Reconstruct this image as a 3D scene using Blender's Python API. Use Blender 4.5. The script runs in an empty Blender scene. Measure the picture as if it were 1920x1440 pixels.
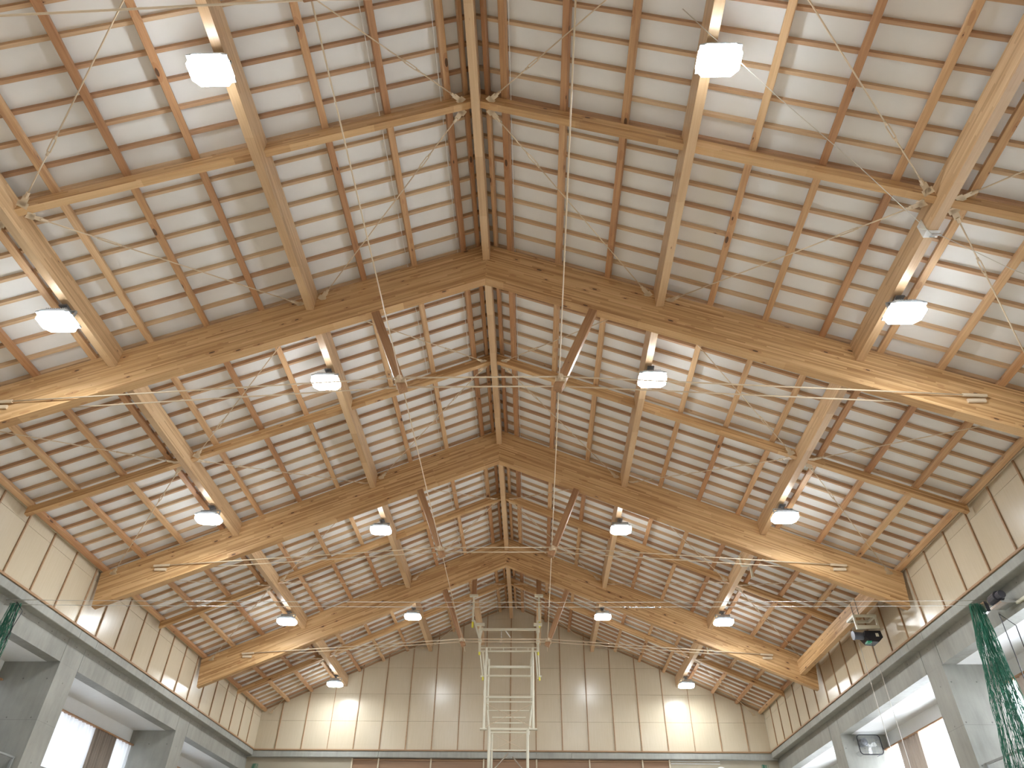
import bpy, math, random
from mathutils import Vector, Matrix

# ------------------------------------------------------------------ camera, world, exposure
SC = bpy.context.scene
COL = SC.collection
Z0 = 12.7                      # height of the underside of the truss apex above the floor
cam_d = bpy.data.cameras.new('camera')
cam_d.sensor_width = 36.0
cam_d.lens = 24.469
cam_d.clip_end = 200
cam = bpy.data.objects.new('camera', cam_d)
COL.objects.link(cam)
_r = Vector((0.9996318, 0.0249699, 0.01061949)); _u = Vector((0.00739739, -0.62732654, 0.77872119)); _f = Vector((-0.02610648, 0.7783559, 0.62728027))
_r = _r.normalized(); _f = _f.normalized(); _u = _r.cross(_f)
cam.matrix_world = Matrix(((_r.x, _u.x, -_f.x, 0.953), (_r.y, _u.y, -_f.y, 0.0), (_r.z, _u.z, -_f.z, Z0 - 11.197), (0, 0, 0, 1)))
SC.camera = cam
W = bpy.data.worlds.new('world'); SC.world = W; W.use_nodes = True
W.node_tree.nodes['Background'].inputs[0].default_value = (0.85, 0.92, 1.0, 1)
W.node_tree.nodes['Background'].inputs[1].default_value = 1.0
SC.view_settings.view_transform = 'Standard'
SC.view_settings.look = 'None'
SC.view_settings.gamma = 1.0
SC.view_settings.use_curve_mapping = False
SC.view_settings.exposure = 1.15
LAMP_POWER = 84.0              # emission of the lamp diffusers
WINDOW_POWER = 2.8             # daylight behind the windows
SC.cycles.max_bounces = 8
SC.cycles.diffuse_bounces = 5
SC.cycles.use_denoising = True
SC.cycles.sample_clamp_indirect = 6.0
random.seed(11)

# ------------------------------------------------------------------ helpers
def tag(o, label=None, cat=None, group=None, kind=None):
    if label: o['label'] = label
    if cat: o['category'] = cat
    if group: o['group'] = group
    if kind: o['kind'] = kind
    return o

def empty(name, loc=(0, 0, 0)):
    o = bpy.data.objects.new(name, None); COL.objects.link(o); o.location = loc; o.empty_display_size = .1
    return o

class MB:
    def __init__(s): s.v = []; s.f = []
    def box(s, x0, x1, y0, y1, z0, z1):
        n = len(s.v)
        s.v += [(x0,y0,z0),(x1,y0,z0),(x1,y1,z0),(x0,y1,z0),(x0,y0,z1),(x1,y0,z1),(x1,y1,z1),(x0,y1,z1)]
        s.f += [tuple(n+i for i in q) for q in ((0,3,2,1),(4,5,6,7),(0,1,5,4),(1,2,6,5),(2,3,7,6),(3,0,4,7))]
        return s
    def bbox(s, x0, x1, y0, y1, z0, z1, c=.01):
        """box with chamfered long edges (octagonal section along its longest axis)"""
        d = (x1-x0, y1-y0, z1-z0); k = d.index(max(d)); lo = (x0,y0,z0); hi = (x1,y1,z1)
        a, b = [i for i in range(3) if i != k]
        c = min(c, .45*d[a], .45*d[b])
        sec = [(lo[a]+c,lo[b]),(hi[a]-c,lo[b]),(hi[a],lo[b]+c),(hi[a],hi[b]-c),(hi[a]-c,hi[b]),(lo[a]+c,hi[b]),(lo[a],hi[b]-c),(lo[a],lo[b]+c)]
        n = len(s.v)
        for e in (lo[k], hi[k]):
            for p, q in sec:
                t = [0,0,0]; t[a] = p; t[b] = q; t[k] = e; s.v.append(tuple(t))
        for i in range(8):
            j = (i+1) % 8; s.f.append((n+i, n+j, n+8+j, n+8+i))
        s.f.append(tuple(n+7-i for i in range(8))); s.f.append(tuple(n+8+i for i in range(8)))
        return s
    def prism(s, poly, axis, a, b):
        """poly: list of 2-D points in the other two axes"""
        n = len(s.v); m = len(poly)
        for e in (a, b):
            for p, q in poly:
                t = [p, q]; t.insert(axis, e); s.v.append(tuple(t))
        for i in range(m):
            j = (i+1) % m; s.f.append((n+i, n+j, n+m+j, n+m+i))
        s.f.append(tuple(n+m-1-i for i in range(m))); s.f.append(tuple(n+m+i for i in range(m)))
        return s
    def tube(s, pts, r, n=8, cap=True):
        pts = [Vector(p) for p in pts]; base = len(s.v)
        rs = r if isinstance(r, (list, tuple)) else [r]*len(pts)
        up = None
        for i, p in enumerate(pts):
            d = (pts[min(i+1, len(pts)-1)] - pts[max(i-1, 0)]).normalized()
            if up is None:
                up = Vector((0,0,1)) if abs(d.z) < .9 else Vector((1,0,0))
            u = d.cross(up).normalized(); w = u.cross(d).normalized(); up = w
            for k in range(n):
                a = 2*math.pi*k/n
                s.v.append(tuple(p + (u*math.cos(a) + w*math.sin(a))*rs[i]))
        for i in range(len(pts)-1):
            for k in range(n):
                a = base+i*n+k; b = base+i*n+(k+1) % n
                s.f.append((a, b, b+n, a+n))
        if cap:
            s.f.append(tuple(base+n-1-k for k in range(n))); e = base+(len(pts)-1)*n
            s.f.append(tuple(e+k for k in range(n)))
        return s
    def bar(s, p0, p1, w, h, up=(0,0,1)):
        p0 = Vector(p0); p1 = Vector(p1); d = (p1-p0).normalized(); up = Vector(up)
        y = up.cross(d)
        if y.length < 1e-3: y = Vector((1,0,0)).cross(d)
        y.normalize(); z = d.cross(y)
        n = len(s.v)
        for p in (p0, p1):
            for a, b in ((-1,-1),(1,-1),(1,1),(-1,1)):
                s.v.append(tuple(p + y*(a*w/2) + z*(b*h/2)))
        s.f += [tuple(n+i for i in q) for q in ((0,1,5,4),(1,2,6,5),(2,3,7,6),(3,0,4,7),(3,2,1,0),(4,5,6,7))]
        return s
    def mesh(s, name, mat, smooth=False):
        me = bpy.data.meshes.new(name); me.from_pydata(s.v, [], s.f); me.validate()
        me.materials.append(mat)
        import bmesh
        bm = bmesh.new(); bm.from_mesh(me); bmesh.ops.recalc_face_normals(bm, faces=bm.faces); bm.to_mesh(me); bm.free()
        if smooth:
            me.polygons.foreach_set('use_smooth', [True]*len(me.polygons))
        me.update()
        return me
    def build(s, name, mat, parent=None, smooth=False, loc=None):
        """vertices are given in world space; with a parent they are stored relative to it"""
        o = bpy.data.objects.new(name, None if not s.v else s.mesh(name, mat, smooth))
        COL.objects.link(o)
        if parent is not None:
            off = Vector((0,0,0)); p = parent
            while p is not None: off += Vector(p.location); p = p.parent
            for v in o.data.vertices: v.co -= off
            o.parent = parent
        elif loc is not None:
            L = Vector(loc)
            for v in o.data.vertices: v.co -= L
            o.location = L
        return o

def place(name, mesh, origin, xdir, zdir, parent=None):
    """an object whose local X runs along xdir (the grain) and local Z near zdir"""
    o = bpy.data.objects.new(name, mesh); COL.objects.link(o)
    x = Vector(xdir).normalized(); y = Vector(zdir).cross(x).normalized(); z = x.cross(y)
    M = Matrix(((x.x,y.x,z.x,origin[0]),(x.y,y.y,z.y,origin[1]),(x.z,y.z,z.z,origin[2]),(0,0,0,1)))
    if parent is not None:
        o.parent = parent
        p = Vector((0,0,0)); q = parent
        while q is not None: p += Vector(q.location); q = q.parent
        M = Matrix.Translation(-p) @ M
    o.matrix_local = M
    return o

def ordn(k):
    return ['first','second','third','fourth','fifth','sixth','seventh','eighth','ninth','tenth','eleventh','twelfth',
            'thirteenth','fourteenth','fifteenth','sixteenth','seventeenth','eighteenth','nineteenth','twentieth'][k-1]

# ------------------------------------------------------------------ materials
def newmat(name):
    m = bpy.data.materials.new(name); m.use_nodes = True
    nt = m.node_tree; nt.nodes.clear()
    out = nt.nodes.new('ShaderNodeOutputMaterial'); b = nt.nodes.new('ShaderNodeBsdfPrincipled')
    nt.links.new(b.outputs[0], out.inputs[0])
    return m, nt, b
def N(nt, t, **kw):
    n = nt.nodes.new(t)
    for k, v in kw.items(): setattr(n, k, v)
    return n
def math_(nt, op, a, b=None, c=None):
    n = N(nt, 'ShaderNodeMath', operation=op)
    for i, x in enumerate((a, b, c)):
        if x is None: continue
        if isinstance(x, (int, float)): n.inputs[i].default_value = x
        else: nt.links.new(x, n.inputs[i])
    return n.outputs[0]
def mix(nt, fac, a, b, mode='MIX'):
    n = N(nt, 'ShaderNodeMix', data_type='RGBA', blend_type=mode)
    for i, x in ((0, fac), (6, a), (7, b)):
        if isinstance(x, (int, float)): n.inputs[i].default_value = x
        elif isinstance(x, tuple): n.inputs[i].default_value = (*x, 1)
        else: nt.links.new(x, n.inputs[i])
    return n.outputs[2]
def ramp(nt, fac, stops):
    n = N(nt, 'ShaderNodeValToRGB'); e = n.color_ramp.elements
    while len(e) < len(stops): e.new(.5)
    for k, (p, c) in enumerate(stops): e[k].position = p; e[k].color = (*c, 1)
    nt.links.new(fac, n.inputs[0]); return n.outputs[0]
def noise(nt, vec, scale, detail=3, rough=.5):
    n = N(nt, 'ShaderNodeTexNoise'); n.inputs['Scale'].default_value = scale; n.inputs['Detail'].default_value = detail
    n.inputs['Roughness'].default_value = rough; nt.links.new(vec, n.inputs['Vector']); return n.outputs['Fac']
def mapping(nt, vec, scale=(1,1,1), loc=None):
    n = N(nt, 'ShaderNodeMapping'); n.inputs['Scale'].default_value = scale; nt.links.new(vec, n.inputs['Vector'])
    if loc is not None: nt.links.new(loc, n.inputs['Location'])
    return n.outputs[0]

def wood(name, stops, rough=.42, lam=None, knots=1.0, tint=.0, plank_len=1.4, lam_con=.55, gloss=.5):
    """grain along object X; lam = thickness of the glued laminations along object Z"""
    m, nt, b = newmat(name)
    tc = N(nt, 'ShaderNodeTexCoord'); oi = N(nt, 'ShaderNodeObjectInfo')
    offs = N(nt, 'ShaderNodeCombineXYZ')
    rnd = oi.outputs['Random']
    nt.links.new(math_(nt, 'MULTIPLY', rnd, 37.0), offs.inputs[0]); nt.links.new(math_(nt, 'MULTIPLY', rnd, 91.0), offs.inputs[1]); nt.links.new(math_(nt, 'MULTIPLY', rnd, 53.0), offs.inputs[2])
    co = tc.outputs['Object']
    grain = noise(nt, mapping(nt, co, (.55, 16, 16), offs.outputs[0]), 1.6, 4, .6)
    fine = noise(nt, mapping(nt, co, (1.5, 60, 60), offs.outputs[0]), 2.0, 2, .5)
    broad = noise(nt, mapping(nt, co, (.5, 3, 3), offs.outputs[0]), 1.0, 2, .5)
    val = math_(nt, 'ADD', math_(nt, 'MULTIPLY', grain, .55), math_(nt, 'ADD', math_(nt, 'MULTIPLY', fine, .15), math_(nt, 'MULTIPLY', broad, .30)))
    if lam:
        sx = N(nt, 'ShaderNodeSeparateXYZ'); nt.links.new(co, sx.inputs[0])
        row = math_(nt, 'FLOOR', math_(nt, 'DIVIDE', sx.outputs[2], lam))
        wn = N(nt, 'ShaderNodeTexWhiteNoise', noise_dimensions='1D'); nt.links.new(row, wn.inputs['W'])
        seg = math_(nt, 'FLOOR', math_(nt, 'DIVIDE', math_(nt, 'ADD', sx.outputs[0], math_(nt, 'MULTIPLY', wn.outputs['Value'], 7.0)), plank_len))
        cv = N(nt, 'ShaderNodeCombineXYZ'); nt.links.new(row, cv.inputs[0]); nt.links.new(seg, cv.inputs[1]); nt.links.new(rnd, cv.inputs[2])
        w2 = N(nt, 'ShaderNodeTexWhiteNoise', noise_dimensions='3D'); nt.links.new(cv.outputs[0], w2.inputs['Vector'])
        val = math_(nt, 'ADD', math_(nt, 'MULTIPLY', val, 1-lam_con*.5), math_(nt, 'MULTIPLY', w2.outputs['Value'], lam_con*.5))
        fr = math_(nt, 'FRACT', math_(nt, 'DIVIDE', sx.outputs[2], lam))
        line = math_(nt, 'LESS_THAN', fr, .10)
    col = ramp(nt, val, stops)
    if tint:   # whole pieces differ from one another
        t = ramp(nt, rnd, [(0, (.58,.40,.30)), (.30, (.80,.64,.53)), (.5, (1,.93,.85)), (.8, (1.0,1.0,.95)), (1, (.80,.66,.52))])
        col = mix(nt, tint, col, t, 'MULTIPLY')
    if lam:
        col = mix(nt, math_(nt, 'MULTIPLY', line, .16), col, (.25, .14, .06))
    if knots:
        vo = N(nt, 'ShaderNodeTexVoronoi', feature='F1'); vo.inputs['Scale'].default_value = 1.0
        nt.links.new(mapping(nt, co, (2.3, 6.5, 6.5), offs.outputs[0]), vo.inputs['Vector'])
        sel = N(nt, 'ShaderNodeSeparateColor'); nt.links.new(vo.outputs['Color'], sel.inputs[0])
        size = math_(nt, 'MULTIPLY', sel.outputs[0], .10*knots)
        core = math_(nt, 'LESS_THAN', vo.outputs['Distance'], size)
        halo = math_(nt, 'LESS_THAN', vo.outputs['Distance'], math_(nt, 'MULTIPLY', size, 2.2))
        on = math_(nt, 'GREATER_THAN', sel.outputs[1], .42)
        col = mix(nt, math_(nt, 'MULTIPLY', math_(nt, 'MULTIPLY', halo, on), .35), col, (.33, .13, .05))
        col = mix(nt, math_(nt, 'MULTIPLY', math_(nt, 'MULTIPLY', core, on), .85), col, (.05, .022, .012))
    nt.links.new(col, b.inputs['Base Color'])
    b.inputs['Roughness'].default_value = rough
    b.inputs['Specular IOR Level'].default_value = gloss
    bp = N(nt, 'ShaderNodeBump'); bp.inputs['Strength'].default_value = .08; bp.inputs['Distance'].default_value = .01
    nt.links.new(grain, bp.inputs['Height']); nt.links.new(bp.outputs[0], b.inputs['Normal'])
    return m

def plain(name, col, rough=.5, metal=0.0, var=.0, scale=6.0, emit=None, spec=.5):
    m, nt, b = newmat(name)
    b.inputs['Roughness'].default_value = rough; b.inputs['Metallic'].default_value = metal
    b.inputs['Specular IOR Level'].default_value = spec
    tc = N(nt, 'ShaderNodeTexCoord')
    n = noise(nt, tc.outputs['Object'], scale, 4, .6)
    c0 = tuple(max(0, c*(1-var)) for c in col); c1 = tuple(min(1, c*(1+var)) for c in col)
    nt.links.new(ramp(nt, n, [(.3, c0), (.7, c1)]), b.inputs['Base Color'])
    if emit:
        b.inputs['Emission Color'].default_value = (*emit[0], 1); b.inputs['Emission Strength'].default_value = emit[1]
    return m

TAN = [(.30, (.36, .19, .075)), (.45, (.53, .32, .145)), (.58, (.63, .405, .20)), (.72, (.72, .49, .265))]
M_TRUSS = wood('glulam_wood', TAN, .40, lam=.034, knots=1.5, lam_con=.62, plank_len=1.5)
M_PURLIN = wood('purlin_glulam_wood', [(.30, (.46,.285,.14)), (.45, (.60,.395,.215)), (.6, (.69,.485,.28)), (.72, (.76,.56,.34))], .38, lam=.034, knots=.55, lam_con=.5, gloss=1.0)
M_JOIST = wood('joist_timber', [(.30, (.40,.225,.12)), (.45, (.56,.355,.20)), (.58, (.66,.45,.26)), (.72, (.74,.53,.32))], .45, knots=2.0, tint=.8)
M_BATTEN = wood('batten_timber', [(.30, (.42,.26,.15)), (.45, (.56,.39,.25)), (.58, (.64,.47,.31)), (.72, (.72,.55,.37))], .5, knots=.5, tint=.70)
M_STRUT = wood('strut_timber', [(.30, (.22,.10,.045)), (.45, (.34,.18,.09)), (.58, (.42,.24,.12)), (.72, (.50,.30,.16))], .4, knots=.8)
M_TRIMWOOD = wood('trim_timber', [(.30, (.28,.16,.08)), (.5, (.36,.22,.12)), (.7, (.44,.28,.15))], .45, knots=.2)
M_BOARD = plain('white_roof_board', (.80, .80, .79), .7, var=.02, scale=2.5)
M_STEEL = plain('beige_painted_steel', (.66, .54, .39), .38, .0, var=.03)
M_CREAM = plain('cream_painted_steel', (.72, .70, .58), .35, var=.03)
M_WHITE = plain('white_paint', (.80, .81, .80), .45, var=.02)
M_WIRE = plain('pale_wire', (.62, .60, .55), .35, .4)
M_DARK = plain('black_machine_paint', (.016, .016, .022), .35, var=.1)
M_GREY = plain('grey_machine_paint', (.22, .23, .25), .4, .3, var=.12)
M_DARKGREY = plain('dark_grey_enamel', (.07, .07, .085), .35, .2, var=.15)
M_RAIL = plain('grey_rail_paint', (.28, .29, .28), .5)
M_HOUSING = plain('lamp_housing_grey', (.42, .47, .52), .4, .35, var=.06)
M_CHROME = plain('chrome', (.75, .77, .78), .15, 1.0)
M_YELLOW = plain('yellow_cap', (.75, .70, .08), .5)
M_NET = plain('green_net_cord', (.012, .13, .075), .6, var=.25, scale=3)
M_TEALBOX = plain('green_plastic', (.02, .22, .12), .5)
M_GLOW = plain('lamp_diffuser', (.9, .9, .9), .4, emit=((.92, .97, 1.0), LAMP_POWER))
M_GLOWSIDE = plain('lamp_diffuser_side', (.9, .9, .9), .4, emit=((.92, .97, 1.0), 22.0))
M_PANE = plain('bright_window_pane', (.8, .85, .9), .2, emit=((.86, .93, 1.0), WINDOW_POWER*.34))
M_PANE_SUN = plain('brighter_window_pane', (.8, .85, .9), .2, emit=((.90, .95, 1.0), WINDOW_POWER*2.6))
M_CLOCK = plain('clock_face', (.85, .85, .83), .3)
M_BROWNPANEL = wood('brown_wall_panel', [(.3, (.22,.13,.075)), (.5, (.26,.155,.09)), (.7, (.30,.185,.11))], .45, knots=0)
M_LOWPANEL = plain('greige_wall_panel', (.33, .29, .22), .55, var=.03, scale=1.5)

def panel_mat():
    m, nt, b = newmat('varnished_plywood_panel')
    tc = N(nt, 'ShaderNodeTexCoord')
    g = noise(nt, mapping(nt, tc.outputs['Object'], (9, 9, .7)), 2.0, 4, .6)
    n2 = noise(nt, tc.outputs['Object'], .55, 2, .5)
    c = ramp(nt, math_(nt, 'ADD', math_(nt, 'MULTIPLY', g, .5), math_(nt, 'MULTIPLY', n2, .5)), [(.30, (.53,.455,.33)), (.5, (.565,.49,.365)), (.7, (.60,.525,.40))])
    nt.links.new(c, b.inputs['Base Color']); b.inputs['Roughness'].default_value = .24
    b.inputs['Specular IOR Level'].default_value = .5
    return m
M_PANEL = panel_mat()

def concrete(name, base, seams=True):
    m, nt, b = newmat(name)
    ge = N(nt, 'ShaderNodeNewGeometry'); p = ge.outputs['Position']
    n1 = noise(nt, p, .9, 5, .6); n2 = noise(nt, mapping(nt, p, (7, 7, 1.2)), 1.0, 4, .6)
    v = math_(nt, 'ADD', math_(nt, 'MULTIPLY', n1, .6), math_(nt, 'MULTIPLY', n2, .4))
    c = ramp(nt, v, [(.32, tuple(x*.78 for x in base)), (.5, base), (.68, tuple(min(1, x*1.18) for x in base))])
    if seams:
        s = N(nt, 'ShaderNodeSeparateXYZ'); nt.links.new(p, s.inputs[0])
        # tie holes on a grid, in the plane that faces the viewer (Y-Z on the walls, X-Z on the ends)
        def cell(o, size, ph):
            return math_(nt, 'SUBTRACT', math_(nt, 'FRACT', math_(nt, 'DIVIDE', math_(nt, 'ADD', o, ph), size)), .5)
        nx = N(nt, 'ShaderNodeSeparateXYZ'); nt.links.new(ge.outputs['Normal'], nx.inputs[0])
        onx = math_(nt, 'GREATER_THAN', math_(nt, 'ABSOLUTE', nx.outputs[0]), .5)
        hor = math_(nt, 'ADD', math_(nt, 'MULTIPLY', s.outputs[1], onx), math_(nt, 'MULTIPLY', s.outputs[0], math_(nt, 'SUBTRACT', 1.0, onx)))
        dy = math_(nt, 'MULTIPLY', cell(hor, .6, .05), .6); dz = math_(nt, 'MULTIPLY', cell(s.outputs[2], .9, .2), .9)
        r2 = math_(nt, 'ADD', math_(nt, 'MULTIPLY', dy, dy), math_(nt, 'MULTIPLY', dz, dz))
        hole = math_(nt, 'LESS_THAN', r2, .00035)
        side = math_(nt, 'LESS_THAN', math_(nt, 'ABSOLUTE', nx.outputs[2]), .5)
        zl = math_(nt, 'LESS_THAN', math_(nt, 'ABSOLUTE', math_(nt, 'SUBTRACT', math_(nt, 'FRACT', math_(nt, 'DIVIDE', math_(nt, 'ADD', s.outputs[2], .7), 1.8)), .5)), .004)
        c = mix(nt, math_(nt, 'MULTIPLY', math_(nt, 'MULTIPLY', hole, side), .7), c, (.10,.10,.09))
        c = mix(nt, math_(nt, 'MULTIPLY', math_(nt, 'MULTIPLY', zl, side), .35), c, (.14,.14,.13))
    nt.links.new(c, b.inputs['Base Color']); b.inputs['Roughness'].default_value = .55
    bp = N(nt, 'ShaderNodeBump'); bp.inputs['Strength'].default_value = .1; bp.inputs['Distance'].default_value = .01
    nt.links.new(n2, bp.inputs['Height']); nt.links.new(bp.outputs[0], b.inputs['Normal'])
    return m
M_CONC = concrete('bare_concrete', (.30, .30, .27))
M_LEDGE = concrete('ledge_concrete', (.32, .325, .295), False)
M_FLOOR = wood('gym_floor_boards', [(.3, (.55,.47,.37)), (.5, (.62,.54,.43)), (.7, (.68,.60,.49))], .3, lam=None, knots=0)

def cloth(name, col, transl):
    m = bpy.data.materials.new(name); m.use_nodes = True; nt = m.node_tree; nt.nodes.clear()
    out = nt.nodes.new('ShaderNodeOutputMaterial'); d = nt.nodes.new('ShaderNodeBsdfDiffuse'); t = nt.nodes.new('ShaderNodeBsdfTranslucent'); mx = nt.nodes.new('ShaderNodeMixShader')
    tc = N(nt, 'ShaderNodeTexCoord'); n = noise(nt, mapping(nt, tc.outputs['Object'], (1, 6, .3)), 3.0, 3, .5)
    c = ramp(nt, n, [(.3, tuple(x*.85 for x in col)), (.7, col)])
    nt.links.new(c, d.inputs[0]); nt.links.new(c, t.inputs[0]); mx.inputs[0].default_value = transl
    nt.links.new(d.outputs[0], mx.inputs[1]); nt.links.new(t.outputs[0], mx.inputs[2]); nt.links.new(mx.outputs[0], out.inputs[0])
    return m
M_SHEER = cloth('sheer_white_curtain', (.88, .89, .91), .72)
M_DRAPE = cloth('taupe_drape', (.27, .225, .185), .10)

# ------------------------------------------------------------------ dimensions (metres; z of the roof relative to Z0)
Y_G = [10.35 + 7.28*k for k in (-1, 0, 1, 2)]           # regular grid
Y_T = [3.24] + Y_G[1:]          # the four trusses (centre planes)
Y_M = [10.35 + 7.28*(k+.5) for k in (-1, 0, 1, 2)]     # the rafters half way between them
YEND = 32.0; XW = 10.73; YB = -7.0
Q1, Q2 = 3.64, 7.27
PUR_W = .155
SIDE = {-1: 'left', 1: 'right'}
def jb(x): return Z0 + 1.12 - .434*abs(x)              # underside of the joists
def tb(x): return Z0 - .421*abs(x)                     # underside of the trusses
def pb(x): return Z0 + .606 - .4164*abs(x)             # underside of the purlins
SL = math.atan(.434); CS = math.cos(SL)

# ------------------------------------------------------------------ the setting
mb = MB(); mb.box(-13.2, 13.2, YB, 34, -.1, 0)
fl = mb.build('floor', M_FLOOR); tag(fl, kind='structure')

mb = MB()                                               # white roof boarding on both slopes
for s in (-1, 1):
    mb.prism([(0, Z0+1.335), (s*10.95, Z0+1.335-.434*10.95), (s*10.95, Z0+1.40-.434*10.95), (0, Z0+1.40)], 1, YB, YEND+.3)
ce = mb.build('ceiling', M_BOARD); tag(ce, kind='structure')

def panel_wall(name, s):
    """varnished plywood panels above the ledge on a side wall, with narrow seams"""
    mb = MB()
    x = s*XW
    top = Z0 - 3.30; zs = [Z0-4.93, Z0-3.72, top]
    mb.box(min(x+s*.02, x+s*.2), max(x+s*.02, x+s*.2), YB, YEND+.3, zs[0]-.02, top+.1)
    y = 10.13 - 1.04*16
    while y < YEND:
        y1 = min(y+1.04, YEND+.0)
        for a, b in zip(zs, zs[1:]):
            mb.box(min(x, x+s*.03), max(x, x+s*.03), y+.003, y1-.003, a+.003, b-.003)
        y += 1.04
    o = mb.build(name, M_PANEL); tag(o, kind='structure'); return o
panel_wall('wall_left', -1); panel_wall('wall_right', 1)

mb = MB()                                               # gable wall panels
xs = sorted([k*1.093 for k in range(-9, 10)] + [-10.75, 10.75])
zr = [Z0-4.95, Z0-3.83, Z0-2.73, Z0-1.63, Z0-.53, Z0+.57, Z0+1.4]
def roofz(x): return Z0+1.36-.434*abs(x)
for a, b in zip(xs, xs[1:]):
    for c, d in zip(zr, zr[1:]):
        a2, b2 = a+.003, b-.003; pts = []
        if c > max(roofz(a), roofz(b)): continue
        ta, tb_ = min(d-.003, roofz(a2)), min(d-.003, roofz(b2))
        if ta <= c+.003 and tb_ <= c+.003: continue
        if ta <= c+.003:
            xx = (1.36+Z0-(c+.003))/.434*(-1 if a2 < 0 else 1); pts = [(xx, c+.003), (b2, c+.003), (b2, tb_)]
        elif tb_ <= c+.003:
            xx = (1.36+Z0-(c+.003))/.434*(-1 if b2 < 0 else 1); pts = [(a2, c+.003), (xx, c+.003), (a2, ta)]
        else:
            pts = [(a2, c+.003), (b2, c+.003), (b2, tb_)]
            for xx in (a2, b2):
                pass
            if ta >= d-.0031 and tb_ < d-.0031 or tb_ >= d-.0031 and ta < d-.0031:
                xx = (1.36+Z0-(d-.003))/.434*(-1 if a2 < 0 else 1)
                if a2 < xx < b2: pts.append((xx, d-.003))
            pts.append((a2, ta))
        mb.prism(pts, 1, YEND, YEND+.03)
mb.prism([(-10.9, Z0-5.0), (10.9, Z0-5.0), (10.9, roofz(10.9)), (0, roofz(0)), (-10.9, roofz(10.9))], 1, YEND+.035, YEND+.3)
ew = mb.build('wall_back', M_PANEL); tag(ew, kind='structure')

# timber cover strips over the panel seams
TR = [0]
def trim(mbx, mat=M_TRIMWOOD):
    TR[0] += 1
    o = mbx.build('trim_%d' % TR[0], mat); tag(o, kind='structure'); return o
for s in (-1, 1):
    k = 0
    while 10.13 + 1.04*(k-8) < YEND - .2:
        y = 10.13 + 1.04*(k-8); k += 1
        x = s*XW
        mb = MB(); mb.bbox(min(x, x-s*.035), max(x, x-s*.035), y-.022, y+.022, Z0-4.90, Z0-3.42, .006); trim(mb)
    mb = MB(); x = s*XW
    mb.bbox(min(x, x-s*.03), max(x, x-s*.03), YB, YEND, Z0-4.95, Z0-4.90, .005)            # bottom rail
    trim(mb)
    mb = MB(); mb.bbox(min(x, x-s*.045), max(x, x-s*.045), YB, YEND, Z0-3.45, Z0-3.33, .006)  # top rail
    trim(mb, M_PANEL)
for k in range(-9, 10):
    x = k*1.093; w = .02 if k not in (-7, 7) else .012
    mb = MB(); mb.bbox(x-w, x+w, YEND-.035, YEND, Z0-4.92, roofz(x)-.02, .006); trim(mb)
mb = MB(); mb.bbox(-XW, XW, YEND-.03, YEND, Z0-4.97, Z0-4.92, .005); trim(mb)
for s in (-1, 1):
    mb = MB(); mb.prism([(0, roofz(0)-.17), (s*10.7, roofz(10.7)-.17), (s*10.7, roofz(10.7)-.10), (0, roofz(0)-.10)], 1, YEND-.04, YEND); trim(mb)

# concrete ledges under the panels, cast in lengths
colY = [(3.27, 4.07), (10.55, 11.36), (17.83, 18.65), (25.11, 25.94)]
cuts = [YB] + [v for c in colY for v in (c[0]-.02, c[1]+.02)] + [YEND]
for s in (-1, 1):
    mb = MB(); x = s*XW
    for a, b in zip(cuts, cuts[1:]):
        mb.bbox(min(x+s*.002, s*11.3), max(x+s*.002, s*11.3), a+.006, b-.006, Z0-5.16, Z0-4.955, .012)
    mb.box(min(x+s*.03, s*11.3), max(x+s*.03, s*11.3), YB, YEND, Z0-5.14, Z0-4.96)
    o = mb.build('trim_ledge_%s' % SIDE[s], M_LEDGE); tag(o, kind='structure')
mb = MB()
for a, b in zip((-11.2, -5.47, -.86, 1.10, 2.55, 11.2), (-5.47, -.86, 1.10, 2.55, 11.2)):
    mb.bbox(a+.005, b-.005, YEND+.0, YEND+.6, Z0-5.22, Z0-4.98, .02)
o = mb.build('trim_ledge_back', M_LEDGE); tag(o, kind='structure')

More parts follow.
